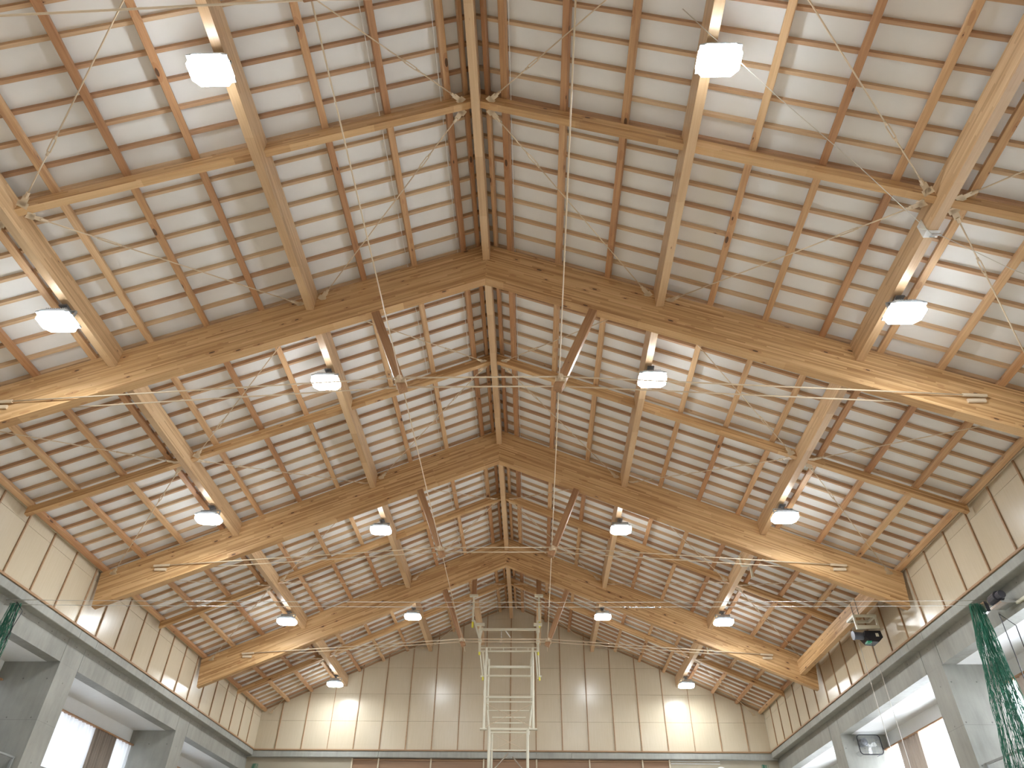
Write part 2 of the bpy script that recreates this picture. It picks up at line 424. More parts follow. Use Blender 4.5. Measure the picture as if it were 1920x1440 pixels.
# concrete side walls: band, columns with deep bays, soffits, outer wall with windows, gallery
XF, XB = 10.98, 12.42
ZS = Z0 - 5.74
for s in (-1, 1):
    mb = MB(); a, b = sorted((s*XF, s*(XF+.35)))
    yc = cuts
    for y0, y1 in zip(yc, yc[1:]):
        mb.box(a, b, y0+.009, y1-.009, ZS, Z0-5.16)
    mb.box(a+.02*(s > 0)+.0, b-.02*(s < 0), YB, YEND, ZS+.01, Z0-5.17)
    for c0, c1 in colY:
        a2, b2 = sorted((s*XF, s*12.9)); mb.box(a2, b2, c0, c1, 0, ZS-.001)
    a2, b2 = sorted((s*XF, s*13.2))
    mb.box(a2, b2, YB, YEND, 0, 3.6)                  # gallery block
    mb.box(a2, b2, YEND, YEND+.3, 0, Z0-5.16)
    mb.box(a2, b2, YB-.3, YB, 0, Z0-3.3)
    o = mb.build('wall_%s_concrete' % SIDE[s], M_CONC); tag(o, kind='structure')
    mb = MB(); a3, b3 = sorted((s*(XF+.35), s*13.2)); mb.box(a3, b3, YB, YEND, ZS+.002, ZS+.2)   # white soffit boards of the bays
    a4, b4 = sorted((s*XB, s*(XB+.25)))
    bays = [(YB, 3.27), (4.07, 10.55), (11.36, 17.83), (18.65, 25.11), (25.94, YEND)]
    for y0, y1 in bays:
        mb.box(a4, b4, y0, y1, Z0-6.20, ZS+.002)
        mb.box(a4, b4, y0, y1, 3.6, Z0-8.6)
    o = mb.build('wall_%s_bay' % SIDE[s], M_WHITE); tag(o, kind='structure')
    for wi, (y0, y1) in enumerate(bays[1:]):  # first bay lies out of view, its glowing window added for daylight
        mb = MB(); xo = s*(XB+.16); a5, b5 = sorted((xo, xo+s*.05)); n = 4; w = (y1-y0)/n
        for k in range(n+1):
            mb.box(a5, b5, y0+k*w-.025, y0+k*w+.025, Z0-8.6, Z0-6.2)
        mb.box(a5, b5, y0, y1, Z0-8.6, Z0-8.55); mb.box(a5, b5, y0, y1, Z0-6.25, Z0-6.2); mb.box(a5, b5, y0, y1, Z0-7.4, Z0-7.36)
        fr = mb.build('window_%d' % (wi+1 + (4 if s > 0 else 0)), M_GREY); tag(fr, kind='structure')
        mb = MB(); a6, b6 = sorted((xo+s*.06, xo+s*.07)); mb.box(a6, b6, y0+.0, y1-.0, Z0-8.6, Z0-6.2)
        mb.build('pane', M_PANE_SUN if s > 0 else M_PANE, fr)
mb = MB(); mb.box(-11, 11, YEND+.3, YEND+.5, 0, Z0-5.0)
mb.box(-10.98, -6.55, YEND+.12, YEND+.3, 0, Z0-5.22); mb.box(6.55, 10.98, YEND+.12, YEND+.3, 0, Z0-5.22)
o = mb.build('wall_back_lower', M_LOWPANEL); tag(o, kind='structure')
mb = MB(); mb.box(-6.55, 6.55, YEND+.16, YEND+.29, 0, Z0-5.22)
o = mb.build('wall_back_panel', M_BROWNPANEL); tag(o, kind='structure')
for x in (-6.55, -5.45, -3.27, -1.08, 1.10, 3.28, 5.45, 6.55):
    mb = MB(); mb.bbox(x-.03, x+.03, YEND+.10, YEND+.16, 3.0, Z0-5.22, .006); trim(mb, M_PANEL)
mb = MB(); mb.bbox(-6.55, 6.55, YEND+.11, YEND+.16, Z0-5.30, Z0-5.26, .006); trim(mb)
for zz in (5.27, 5.36):
    mb = MB(); mb.bbox(6.6, 8.6, YEND+.10, YEND+.12, Z0-zz-.01, Z0-zz+.01, .003); trim(mb, M_WHITE)
mb = MB(); mb.prism([(-13.2, 0), (13.2, 0), (13.2, 9.4), (10.9, 9.4), (0, 14.2), (-10.9, 9.4), (-13.2, 9.4)], 1, YB-.3, YB)
o = mb.build('wall_front', M_PANEL); tag(o, kind='structure')

# ------------------------------------------------------------------ trusses
TNAME = ['first truss behind the viewer', 'nearest truss', 'middle truss', 'farthest truss']
TNAME2 = ['truss above the viewer', 'nearest truss', 'middle truss', 'farthest truss']
TW = .196
def truss(ti):
    y = Y_T[ti]
    t = empty('roof_truss', (0, y, Z0))
    tag(t, ['laminated timber roof truss just above and behind the viewer', 'large laminated timber roof truss, nearest of those in view', 'laminated timber roof truss in the middle, second of three', 'laminated timber roof truss farthest away, beside the hoop frame'][ti], 'roof truss', 'laminated roof trusses')
    L = 10.62/math.cos(math.atan(.421))
    for s in (-1, 1):
        # profile in the rafter's own frame: local X down the slope along the underside
        a = math.atan(.421); ca, sa = math.cos(a), math.sin(a)
        def loc(x, z): return (x*ca - z*sa, x*sa + z*ca)       # x outward, z up, relative to the apex underside
        P = [loc(0, 0), loc(10.55, -.421*10.55), loc(10.66, 1.126-.435*10.66), loc(0, 1.126)]
        mb = MB(); mb.prism([(p[0], p[1]) for p in P], 1, -TW/2, TW/2)
        me = mb.mesh('rafter', M_TRUSS)
        place('rafter', me, (s*.0, y, Z0), (s*ca, 0, -sa), (0, 0, 1), t)
        # strut at right angles to the rafter
        top = Vector((s*2.27, y, tb(2.27)+.02)); bot = Vector((s*1.47, y, Z0-2.99))
        mb = MB(); ln = (bot-top).length; mb.bbox(0, ln, -.085, .085, -.085, .085, .008)
        st = place('strut', mb.mesh('strut', M_STRUT), tuple(top), tuple(bot-top), (0, 1, 0), t)
        # collar that holds the rods on the strut
        mb = MB(); c = Vector((s*1.53, y, Z0-2.82)); mb.box(c.x-.10, c.x+.10, y-.13, y+.13, c.z-.05, c.z+.05)
        mb.tube([(c.x, y-.2, c.z), (c.x, y-.12, c.z)], .055, 12)
        mb.build('rod_collar', M_STEEL, t)
        for q in (-1, 1):
            yy = y + q*.145
            mb = MB(); mb.tube([(s*1.53, yy, Z0-2.80), (s*9.1, yy, Z0-3.32)], .014, 8)
            rd = mb.build('tie_rod', M_STEEL, t, True)
            mb = MB(); p0 = Vector((s*8.83, yy, Z0-3.302)); p1 = Vector((s*9.25, yy, Z0-3.331)); mb.tube([p0, p1], .034, 10)
            mb.build('anchor_sleeve', M_STEEL, rd)
            mb = MB(); mb.bbox(s*9.05-.16, s*9.05+.16, min(yy, y+q*TW/2), max(yy, y+q*TW/2), Z0-3.46, Z0-3.38, .01)
            mb.build('anchor_plate', M_STEEL, t)
    for q in (-1, 1):
        yy = y + q*.145
        mb = MB(); mb.tube([(-1.53, yy, Z0-2.80), (1.53, yy, Z0-2.80)], .016, 8); mb.build('tie_rod', M_STEEL, t, True)
    return t
for i in range(4): truss(i)

# rods that link the strut feet of neighbouring trusses
for s in (-1, 1):
    for i in range(4):
        y0 = Y_T[i]; y1 = Y_T[i+1] if i < 3 else Y_T[3]+1.0
        mb = MB(); mb.tube([(s*1.5, y0+.05, Z0-2.86), (s*1.5, (y0+y1)/2, Z0-2.87), (s*1.5, y1-(.05 if i < 3 else 0), Z0-2.86)], .011, 8)
        o = mb.build('linking_rod', M_STEEL, smooth=True, loc=(s*1.5, y0, Z0-2.86))
        tag(o, 'thin beige steel rod from %s %s' % (['%s strut above the viewer to nearest truss', '%s strut of nearest truss to middle truss', '%s strut of middle truss to farthest truss', 'strut of farthest truss, ending free, %s side'][i] % SIDE[s], '') .strip() if False else
            'thin beige rod, %s strut foot, %s' % (SIDE[s], ['above the viewer to the nearest truss', 'nearest truss to middle truss', 'middle truss to farthest truss', 'short end past the farthest truss'][i]), 'steel rod', 'rods linking the truss strut feet')

# ------------------------------------------------------------------ purlins (one length per bay)
BAY = ['above the viewer', 'between nearest and middle truss', 'between middle and farthest truss', 'between farthest truss and end wall']
PN = {0: 'ridge beam', 1: 'inner %s purlin', 2: 'outer %s purlin'}
ysp = Y_T + [YEND]
for x in (0, -Q1, Q1, -Q2, Q2):
    s = -1 if x < 0 else 1
    for i in range(4):
        y0 = ysp[i] + TW/2; y1 = ysp[i+1] - (TW/2 if i < 3 else 0)
        bz = Z0+.597 if x == 0 else pb(x); top = jb(x) + (.06 if x == 0 else -.005)
        if x == 0: top = Z0+1.15
        h = top-bz
        mb = MB(); L = y1-y0
        if x == 0: mb.bbox(0, L, -PUR_W/2, PUR_W/2, 0, h, .006)
        else:   # top face bevelled to the roof slope
            zt = [h + .434*PUR_W/2, h - .434*PUR_W/2]
            mb.prism([(-PUR_W/2, 0), (PUR_W/2, 0), (PUR_W/2, zt[0] if s > 0 else zt[1]), (-PUR_W/2, zt[1] if s > 0 else zt[0])], 0, 0, L)
        o = place('ridge_beam' if x == 0 else 'purlin', mb.mesh('purlin', M_PURLIN), (x, y0, bz), (0, 1, 0), (0, 0, 1))
        if x == 0:
            tag(o, 'laminated ridge beam length %s' % BAY[i], 'ridge beam', 'ridge beam lengths')
        else:
            tag(o, 'deep laminated purlin, %s on %s slope, %s' % ('nearer the ridge' if abs(x) < 5 else 'nearer the wall', SIDE[s], BAY[i]), 'purlin', 'deep purlins')

# ------------------------------------------------------------------ intermediate rafters (pieces between the purlins)
MN = ['nearest row', 'second row', 'third row', 'farthest row']
for mi, y in enumerate(Y_M):
    for s in (-1, 1):
        for pi, (xa, xb) in enumerate(((PUR_W/2, Q1-PUR_W/2), (Q1+PUR_W/2, Q2-PUR_W/2), (Q2+PUR_W/2, 10.60))):
            def mz(x): return Z0 + .83 - .425*x
            a = math.atan(.425); ca, sa = math.cos(a), math.sin(a); O = (xa, mz(xa))
            def loc(x, z): dx, dz = x-O[0], z-O[1]; return (dx*ca - dz*sa, dx*sa + dz*ca)
            def tz(x): return jb(x)-.02
            P = [loc(xa, mz(xa)), loc(xb, mz(xb)), loc(xb, tz(xb)), loc(xa, tz(xa))]
            mb = MB(); mb.prism(P, 1, -.065, .065)
            o = place('tie_rafter', mb.mesh('tie_rafter', M_TRUSS), (s*xa, y, mz(xa)), (s*ca, 0, -sa), (0, 0, 1))
            tag(o, 'short rafter, %s, %s slope, %s' % (MN[mi], SIDE[s], ['ridge to first purlin', 'between the two purlins', 'outer purlin to wall'][pi]), 'rafter', 'short rafters midway between trusses')

# ------------------------------------------------------------------ joists, one length per half bay
sec = []
ys = sorted(Y_G + Y_M + [YEND])
SECN = ['above the viewer', 'just before the nearest truss', 'just past the nearest truss', 'just before the middle truss', 'just past the middle truss', 'just before the farthest truss', 'just past the farthest truss', 'against the end wall']
JX = [.19, .51, 1.57, 2.62, 3.66, 4.66, 5.69, 6.71, 7.71, 8.70, 9.65, 10.56]
JL = 3.64
mb = MB(); mb.bbox(0, JL-.004, -.06, .06, 0, .12, .006); J_MESH = mb.mesh('roof_joist', M_JOIST)
mb = MB(); mb.bbox(0, JL-.004, -.04, .04, 0, .10, .006); J_THIN = mb.mesh('roof_joist_thin', M_JOIST)
jn = 0
for s in (-1, 1):
    for si in range(8):
        y0 = ys[si]
        for ji, x in enumerate(JX):
            first = ji == 0
            o = place('roof_joist', J_THIN if first else J_MESH, (s*x, y0+.002, jb(x)+(.02 if first else 0)), (0, 1, 0), (s*.434, 0, 1))
            last = ji == len(JX)-1
            where = 'beside the ridge beam' if first else ('along the wall top' if last else '%s from ridge' % ordn(ji))
            tag(o, 'roof joist %s on the %s slope, %s' % (where, SIDE[s], SECN[si]), 'roof joist', 'roof joists along the hall')

# ------------------------------------------------------------------ thin battens down both slopes
xa, xb = .02, 10.70
L = (xb-xa)/CS
mb = MB(); mb.bbox(0, L, -.03, .03, 0, .092, .004); B_MESH = mb.mesh('roof_batten', M_BATTEN)
BN = [(Y_G[0], 'past the truss above the viewer'), (Y_M[0], 'past the nearest rafter row'), (Y_T[1], 'past the nearest truss'), (Y_M[1], 'past the second rafter row'),
      (Y_T[2], 'past the middle truss'), (Y_M[2], 'past the third rafter row'), (Y_T[3], 'past the farthest truss'), (Y_M[3], 'past the farthest rafter row')]
for s in (-1, 1):
    for k in range(-16, 48):
        y = 10.35 + .455*k
        if y > YEND-.05: break
        o = place('roof_batten', B_MESH, (s*xa, y, jb(xa)+.124), (s*CS, 0, -math.sin(SL)), (0, 0, 1))
        base = max([b for b in BN if b[0] <= y+.01], key=lambda b: b[0])
        n = int(round((y-base[0])/.455))
        where = ('directly over it' if n == 0 else ordn(n))
        tag(o, ('thin batten on the %s slope, directly above %s' % (SIDE[s], base[1].replace('past ', '')) if n == 0 else 'thin batten on the %s slope, %s %s' % (SIDE[s], ordn(n), base[1])), 'batten', 'thin roof battens')

# ------------------------------------------------------------------ diagonal brace rods with turnbuckles
def brace(p_mid, p_tr, label):
    """p_mid: end at the short rafter row, p_tr: end at the truss"""
    p0 = Vector(p_mid); p1 = Vector(p_tr); d = (p1-p0).normalized()
    o = empty('brace_rod', tuple(p0)); tag(o, label, 'brace rod', 'diagonal roof brace rods')
    n = Vector((0, 0, 1)); side = d.cross(n).normalized()
    mb = MB(); mb.tube([p0+d*.20, p0+d*1.05], .011, 8); mb.tube([p0+d*1.33, p1-d*.20], .011, 8); mb.build('rod', M_STEEL, o, True)
    mb = MB(); a = p0+d*1.02; b = p0+d*1.36
    for q in (-1, 1):
        mb.tube([a, a+d*.06+side*q*.021, b-d*.06+side*q*.021, b], .010, 6)
    mb.tube([a-d*.02, a+d*.05], .02, 8); mb.tube([b-d*.05, b+d*.02], .02, 8)
    mb.build('turnbuckle', M_STEEL, o, True)
    for e, dd in ((p0, d), (p1, -d)):
        mb = MB(); mb.tube([e+dd*.16, e+dd*.26], .028, 8)
        z = side.cross(dd).normalized()
        mb.bar(e+dd*.0, e+dd*.19, .09, .012, tuple(z)); mb.bar(e-dd*.04, e+dd*.07, .15, .012, tuple(z))
        mb.build('gusset_plate', M_STEEL, o)
def rz(x): return Z0 + .88 - .43*abs(x)
for s in (-1, 1):
    for mi, ym in enumerate(Y_M):
        for q in (-1, 1):
            yt = ym + q*3.64
            if yt > YEND-.1: yt = YEND
            em, et = ym + q*.10, yt - q*.13
            wh = SECN[2*mi + (1 if q > 0 else 0)]
            for pi, (xm, xt) in enumerate(((.26, Q1-.20), (Q2-.20, Q1+.20), (Q2+.20, 10.30))):
                brace((s*xm, em, rz(xm)), (s*xt, et, rz(xt)), 'diagonal brace rod, %s slope, %s, %s' % (SIDE[s], ['ridge to inner purlin', 'between the purlins', 'outer purlin to wall'][pi], wh))

# thin cords running along joists near the ridge
for s, x in ((1, .64), (1, 1.70), (-1, .64), (-1, 1.71)):
    for i in range(4):
        y0, y1 = ysp[i]+.12, ysp[i+1]-.12
        mb = MB(); z = jb(x)-.01; mb.tube([(s*x, y0, z), (s*x, (y0+y1)/2, z-.01), (s*x, y1, z)], .0055, 6)
        o = mb.build('cord', M_WHITE, smooth=True, loc=(s*x, y0, z))
        tag(o, 'thin white cord beside %s joist from ridge, %s slope, %s' % ('first' if x < 1 else 'second', SIDE[s], BAY[i]), 'cord', 'white cords along the ridge joists')

# ------------------------------------------------------------------ lamps
def make_lamp():
    t = empty('high_bay_lamp', (0, 0, 0))
    # origin: centre of the diffuser's lower face; the purlin underside is at z = +.40
    mb = MB(); w, d, c = .31, .225, .10
    def oct_(w, d, c): return [(-w+c,-d),(w-c,-d),(w,-d+c),(w,d-c),(w-c,d),(-w+c,d),(-w,d-c),(-w,-d+c)]
    n = 8
    rings = [(oct_(w-.012, d-.012, c), .0), (oct_(w, d, c), .012), (oct_(w, d, c), .085)]
    for P, z in rings: mb.v += [(p[0], p[1], z) for p in P]
    for r in range(2):
        for i in range(n):
            j = (i+1) % n; mb.f.append((r*n+i, r*n+j, (r+1)*n+j, (r+1)*n+i))
    mb.f.append(tuple(range(n-1, -1, -1))); mb.f.append(tuple(2*n+i for i in range(n)))
    mb.build('diffuser', M_GLOW, t).data.materials.append(M_GLOWSIDE)
    for p in t.children[0].data.polygons:
        if p.normal.z > -.9: p.material_index = 1
    mb = MB(); mb.prism([(-.30, .087), (.30, .087), (.30, .115), (.20, .16), (-.20, .16), (-.30, .115)], 1, -.21, .21)
    h = mb.build('housing', M_HOUSING, t)
    mb = MB()
    for k in range(11):
        x = -.18+.036*k; mb.box(x-.005, x+.005, -.17, .17, .16, .225)
    mb.build('heat_sink', M_HOUSING, t)
    mb = MB()
    for q in (-1, 1):
        mb.box(q*.235-.012, q*.235+.012, -.02, .02, .10, .30)
    mb.box(-.247, .247, -.02, .02, .285, .305)
    mb.build('yoke', M_HOUSING, t)
    mb = MB(); mb.tube([(0, 0, .30), (0, 0, .37)], .045, 12); mb.box(-.075, .075, -.09, .09, .37, .40)
    mb.build('mount', M_GREY, t)
    return t
def copy_tree(o, parent=None):
    c = o.copy(); COL.objects.link(c); c.parent = parent
    for ch in o.children: copy_tree(ch, c)
    return c
proto = make_lamp(); used = False
KN = ['second from the viewer', 'nearest', 'second', 'third', 'fourth']
for s in (-1, 1):
    for q, x, ys0, names in ((0, Q1, -2.33, ['behind the viewer', 'nearest in view', 'second in the row', 'third in the row', 'farthest in the row']),
                             (1, Q2, 1.34, ['behind the viewer', 'nearest in view', 'second in the row', 'third in the row', 'farthest in the row'])):
        for k in range(5):  # first lamp of each row is unseen, added for light at row spacing
            y = ys0 + 7.28*k
            o = proto if not used else copy_tree(proto); used = True
            xx = s*(x+.06)
            o.location = (xx, y, pb(x) - .40)
            tag(o, 'white LED lamp under the %s %s purlin, %s' % ('inner' if q == 0 else 'outer', SIDE[s], names[k]), 'ceiling lamp', 'white lamps hung under the purlins')

# ------------------------------------------------------------------ brackets and cable on the outer right purlin
def clamp(y, label):
    t = empty('cable_bracket', (Q2, y, pb(Q2))); tag(t, label, 'bracket', 'cable brackets on the outer right purlin')
    z = pb(Q2); mb = MB()
    mb.box(Q2-.10, Q2+.12, y-.07, y+.07, z-.012, z); mb.box(Q2-.10, Q2-.085, y-.07, y+.07, z-.0, z+.26)
    mb.prism([(Q2-.10, z+.26), (Q2-.20, z+.05), (Q2-.10, z+.02)], 1, y-.07, y-.055)
    mb.build('plate', M_WHITE, t)
    mb = MB(); mb.tube([(Q2-.02, y-.02, z-.05), (Q2+.12, y-.02, z-.05)], .02, 8); mb.tube([(Q2-.03, y+.03, z-.04), (Q2+.05, y+.03, z-.04)], .015, 8)
    mb.build('pulley', M_CHROME, t)
clamp(7.2, 'white steel bracket with pulley under outer right purlin, nearest the viewer')
for y, lb in ((19.5, 'cream bracket with hanging arm under outer right purlin, beyond the middle truss'), (26.2, 'cream bracket with hanging arm under outer right purlin, beyond the farthest truss')):
    t = empty('cable_bracket', (Q2, y, pb(Q2))); tag(t, lb, 'bracket', 'cable brackets on the outer right purlin'); z = pb(Q2)
    mb = MB(); mb.box(Q2-.14, Q2+.14, y-.05, y+.05, z-.015, z); mb.box(Q2-.15, Q2-.12, y-.04, y+.04, z-.0, z+.30); mb.build('plate', M_CREAM, t)
    mb = MB(); mb.box(Q2+.10, Q2+.15, y-.04, y+.04, z-.36, z-.0); mb.build('arm', M_CREAM, t)
mb = MB(); zc = pb(Q2)-.05
mb.tube([(Q2, 7.18, zc), (5.9, 6.20, Z0-2.06), (4.62, 5.40, Z0-1.49), (3.15, 4.40, Z0-.85)], .006, 6)
mb.tube([(Q2+.1, 7.18, zc), (8.35, 7.40, Z0-3.04), (10.7, 7.9, Z0-4.0)], .006, 6)
o = mb.build('pull_cable', M_WIRE, smooth=True, loc=(Q2, 7.18, zc)); tag(o, 'thin steel cable through the white bracket on the outer right purlin', 'cable')

# ------------------------------------------------------------------ beam, winch and ropes by the right wall
yb0, yb1 = Y_T[2]+TW/2, Y_T[3]-TW/2
mb = MB(); mb.bbox(0, yb1-yb0, -.09, .09, 0, .46, .006)
o = place('winch_beam', mb.mesh('winch_beam', M_TRUSS), (10.13, yb0, Z0-3.96), (0, 1, 0), (0, 0, 1))
tag(o, 'laminated beam low along the right wall between middle and farthest truss', 'beam')
t = empty('hoist_winch', (10.1, 19.5, Z0-4.1)); tag(t, 'black motor winch in a cream frame hung under the right wall beam', 'winch')
wx, wy, wz = 10.12, 19.45, Z0-4.02
mb = MB()
mb.bar((wx-.28, wy-.22, wz), (wx+.30, wy-.22, wz), .06, .06); mb.bar((wx-.28, wy+.22, wz), (wx+.30, wy+.22, wz), .06, .06)
mb.bar((wx-.28, wy-.25, wz), (wx-.28, wy+.25, wz), .06, .06); mb.bar((wx+.30, wy-.25, wz), (wx+.30, wy+.25, wz), .06, .06)
mb.bar((wx-.28, wy-.22, wz), (wx-.28, wy-.22, wz-.34), .05, .05); mb.bar((wx+.30, wy-.22, wz), (wx+.30, wy-.22, wz-.34), .05, .05)
mb.bar((wx-.30, wy-.22, wz-.32), (wx+.32, wy-.22, wz-.32), .08, .10)
mb.build('mounting_frame', M_CREAM, t)
mb = MB(); mb.prism([(wx-.12, wz-.42), (wx+.30, wz-.42), (wx+.32, wz-.60), (wx+.18, wz-.72), (wx-.06, wz-.70), (wx-.16, wz-.56)], 1, wy-.26, wy+.10)
mb.build('motor', M_DARK, t)
mb = MB(); mb.tube([(wx-.36, wy-.1, wz-.50), (wx-.14, wy-.1, wz-.52)], .10, 16); mb.tube([(wx-.40, wy-.1, wz-.50), (wx-.36, wy-.1, wz-.50)], .12, 16); mb.build('drum', M_DARKGREY, t, False)
mb = MB(); mb.box(wx-.14, wx-.02, wy-.28, wy-.12, wz-.74, wz-.70); mb.build('base_plate', M_TEALBOX, t)
mb = MB(); mb.box(wx+.14, wx+.22, wy-.265, wy-.26, wz-.58, wz-.49); mb.build('rating_plate', M_CREAM, t)
mb = MB()
for dy in (-.16, .16):
    mb.tube([(wx-.10, wy+dy, wz), (wx-.10, wy+dy, wz+.50)], .008, 6)
mb.build('hanger_rod', M_DARK, t)
for k, dx in enumerate((-.25, .10)):
    mb = MB(); mb.tube([(wx+dx, wy, wz-.65), (wx+dx+.01, wy+.02, 6.0), (wx+dx, wy, .6)], .007, 6)
    o = mb.build('rope', M_WIRE, smooth=True, loc=(wx+dx, wy, wz-.65)); tag(o, 'thin pale rope hanging from the black winch, %s' % ('nearer the hall' if k == 0 else 'nearer the wall'), 'rope', 'ropes below the winch')

# ------------------------------------------------------------------ net cables, motor and gathered nets
NY = 15.05
for k, (z, nm) in enumerate(((Z0-5.235, 'upper'), (Z0-5.345, 'lower'))):
    pts = [(-10.95+21.9*i/12, NY, z-.05*(1-((i-6)/6)**2)) for i in range(13)]
    mb = MB(); mb.tube(pts, .006, 6)
    o = mb.build('net_cable', M_WIRE, smooth=True, loc=(0, NY, z)); tag(o, '%s of two thin cables spanning the hall from net to net' % nm, 'cable', 'cables across the hall')
mb = MB(); mb.tube([(3.15, NY, Z0-5.40), (3.62, NY, Z0-5.40)], .014, 8)
for i in range(7): mb.tube([(2.95+.13*i, NY, Z0-5.385), (3.0+.13*i, NY, Z0-5.40)], .02, 6)
o = mb.build('cable_tensioner', M_CHROME, smooth=True, loc=(3.3, NY, Z0-5.4)); tag(o, 'shiny cable tensioner on the lower cable right of centre', 'tensioner')
t = empty('net_motor', (10.93, 14.6, Z0-5.4)); tag(t, 'grey net motor with chrome base on the right concrete wall', 'motor')
mb = MB(); mb.tube([(10.70, 14.35, Z0-5.42), (10.72, 14.62, Z0-5.42)], .115, 14); mb.tube([(10.70, 14.22, Z0-5.42), (10.70, 14.35, Z0-5.42)], .08, 12); mb.build('motor_body', M_DARKGREY, t)
mb = MB(); mb.box(10.62, 10.93, 14.22, 14.66, Z0-5.60, Z0-5.56); mb.box(10.62, 10.70, 14.78, 14.95, Z0-5.58, Z0-5.36); mb.build('base_plate', M_CHROME, t)
mb = MB(); mb.bar((10.95, 14.25, Z0-5.60), (10.95, 13.45, Z0-5.60), .05, .05); mb.bar((10.94, 13.55, Z0-5.24), (10.94, 13.55, Z0-5.72), .05, .05); mb.bar((10.94, 14.9, Z0-5.24), (10.94, 15.4, Z0-5.24), .04, .04)
mb.build('bracket', M_CREAM, t)

def net(name, x0, y, ztop, zbot, s, spread, n, label, seed=3, r=.005):
    """a net gathered at the wall: many cords that fan out downwards, tied by short knots"""
    R = random.Random(seed); mb = MB(); H = ztop-zbot
    cords = []
    for i in range(n):
        u = R.random(); a = .25*u; b = spread*(u**1.1); ph = R.random()*6; yo = (R.random()-.5)
        pts = []
        m = 26
        for j in range(m+1):
            t_ = j/m
            x = x0 - s*(a + (b-a)*min(1, t_*1.05)) + .020*math.sin(ph+t_*34+i) * (.3+t_)
            yy = y + yo*(.10+.45*t_) + .03*math.cos(ph*2+t_*27)
            pts.append(Vector((x, yy, ztop - H*t_)))
        cords.append(pts); mb.tube(pts, r, 4, False)
    order = sorted(range(n), key=lambda i: cords[i][20].x)
    for k in range(len(order)-1):
        A, B = cords[order[k]], cords[order[k+1]]
        for j in range(2, 26):
            if (j+k) % 2 == 0: mb.tube([A[j], (A[j]+B[j])/2 - Vector((0, 0, .05)), B[min(26, j+1)]], r*.9, 4, False)
    o = mb.build(name, M_NET, loc=(x0, y, zbot)); tag(o, label, 'net', 'gathered green nets')
    return o
net('green_net', 10.72, NY, Z0-5.32, Z0-11.0, 1, 1.15, 80, 'tall green net gathered under the grey motor on the right wall', 5)
net('green_net', -10.80, NY, Z0-5.32, Z0-11.0, -1, .42, 46, 'green net gathered at the left wall, at the edge of view', 8)
net('green_net', -10.15, 31.3, Z0-5.60, Z0-11.0, 1, .42, 24, 'green net gathered in the far left corner of the hall', 9)
net('green_net', 10.30, 31.3, Z0-5.52, Z0-11.0, 1, .22, 20, 'green net gathered in the far right corner of the hall', 10)
mb = MB(); c = (-10.78, NY, Z0-5.30)
mb.tube([(-10.6, NY-.1, Z0-5.32), (-10.45, NY, Z0-5.5), (-10.62, NY, Z0-6.6), (-10.7, NY, 4.0)], .009, 6)
mb.tube([(-10.6, NY-.1, Z0-5.32), (-10.5, NY, Z0-5.9), (-10.72, NY, 4.4)], .007, 6)
o = mb.build('pull_rope', M_DARK, smooth=True, loc=c); tag(o, 'dark looped pull cord beside the left wall net', 'cord', 'pull cords of the nets')
mb = MB()
mb.tube([(10.45, 14.4, 4.2), (10.62, 14.5, Z0-6.6), (10.72, 14.6, Z0-5.70), (10.86, 14.45, Z0-6.0), (10.84, 14.5, Z0-6.8), (10.8, 14.5, 4.0)], .009, 6)
o = mb.build('pull_rope', M_DARK, smooth=True, loc=(10.72, 14.6, Z0-5.7)); tag(o, 'dark looped pull cord below the grey motor on the right wall', 'cord', 'pull cords of the nets')
mb = MB(); mb.tube([(10.97, 13.9, Z0-5.6), (10.95, 13.9, 3.0)], .006, 6)
o = mb.build('pull_rope', M_WIRE, smooth=True, loc=(10.97, 13.9, Z0-5.6)); tag(o, 'thin pale cord hanging straight from the grey motor bracket', 'cord', 'pull cords of the nets')

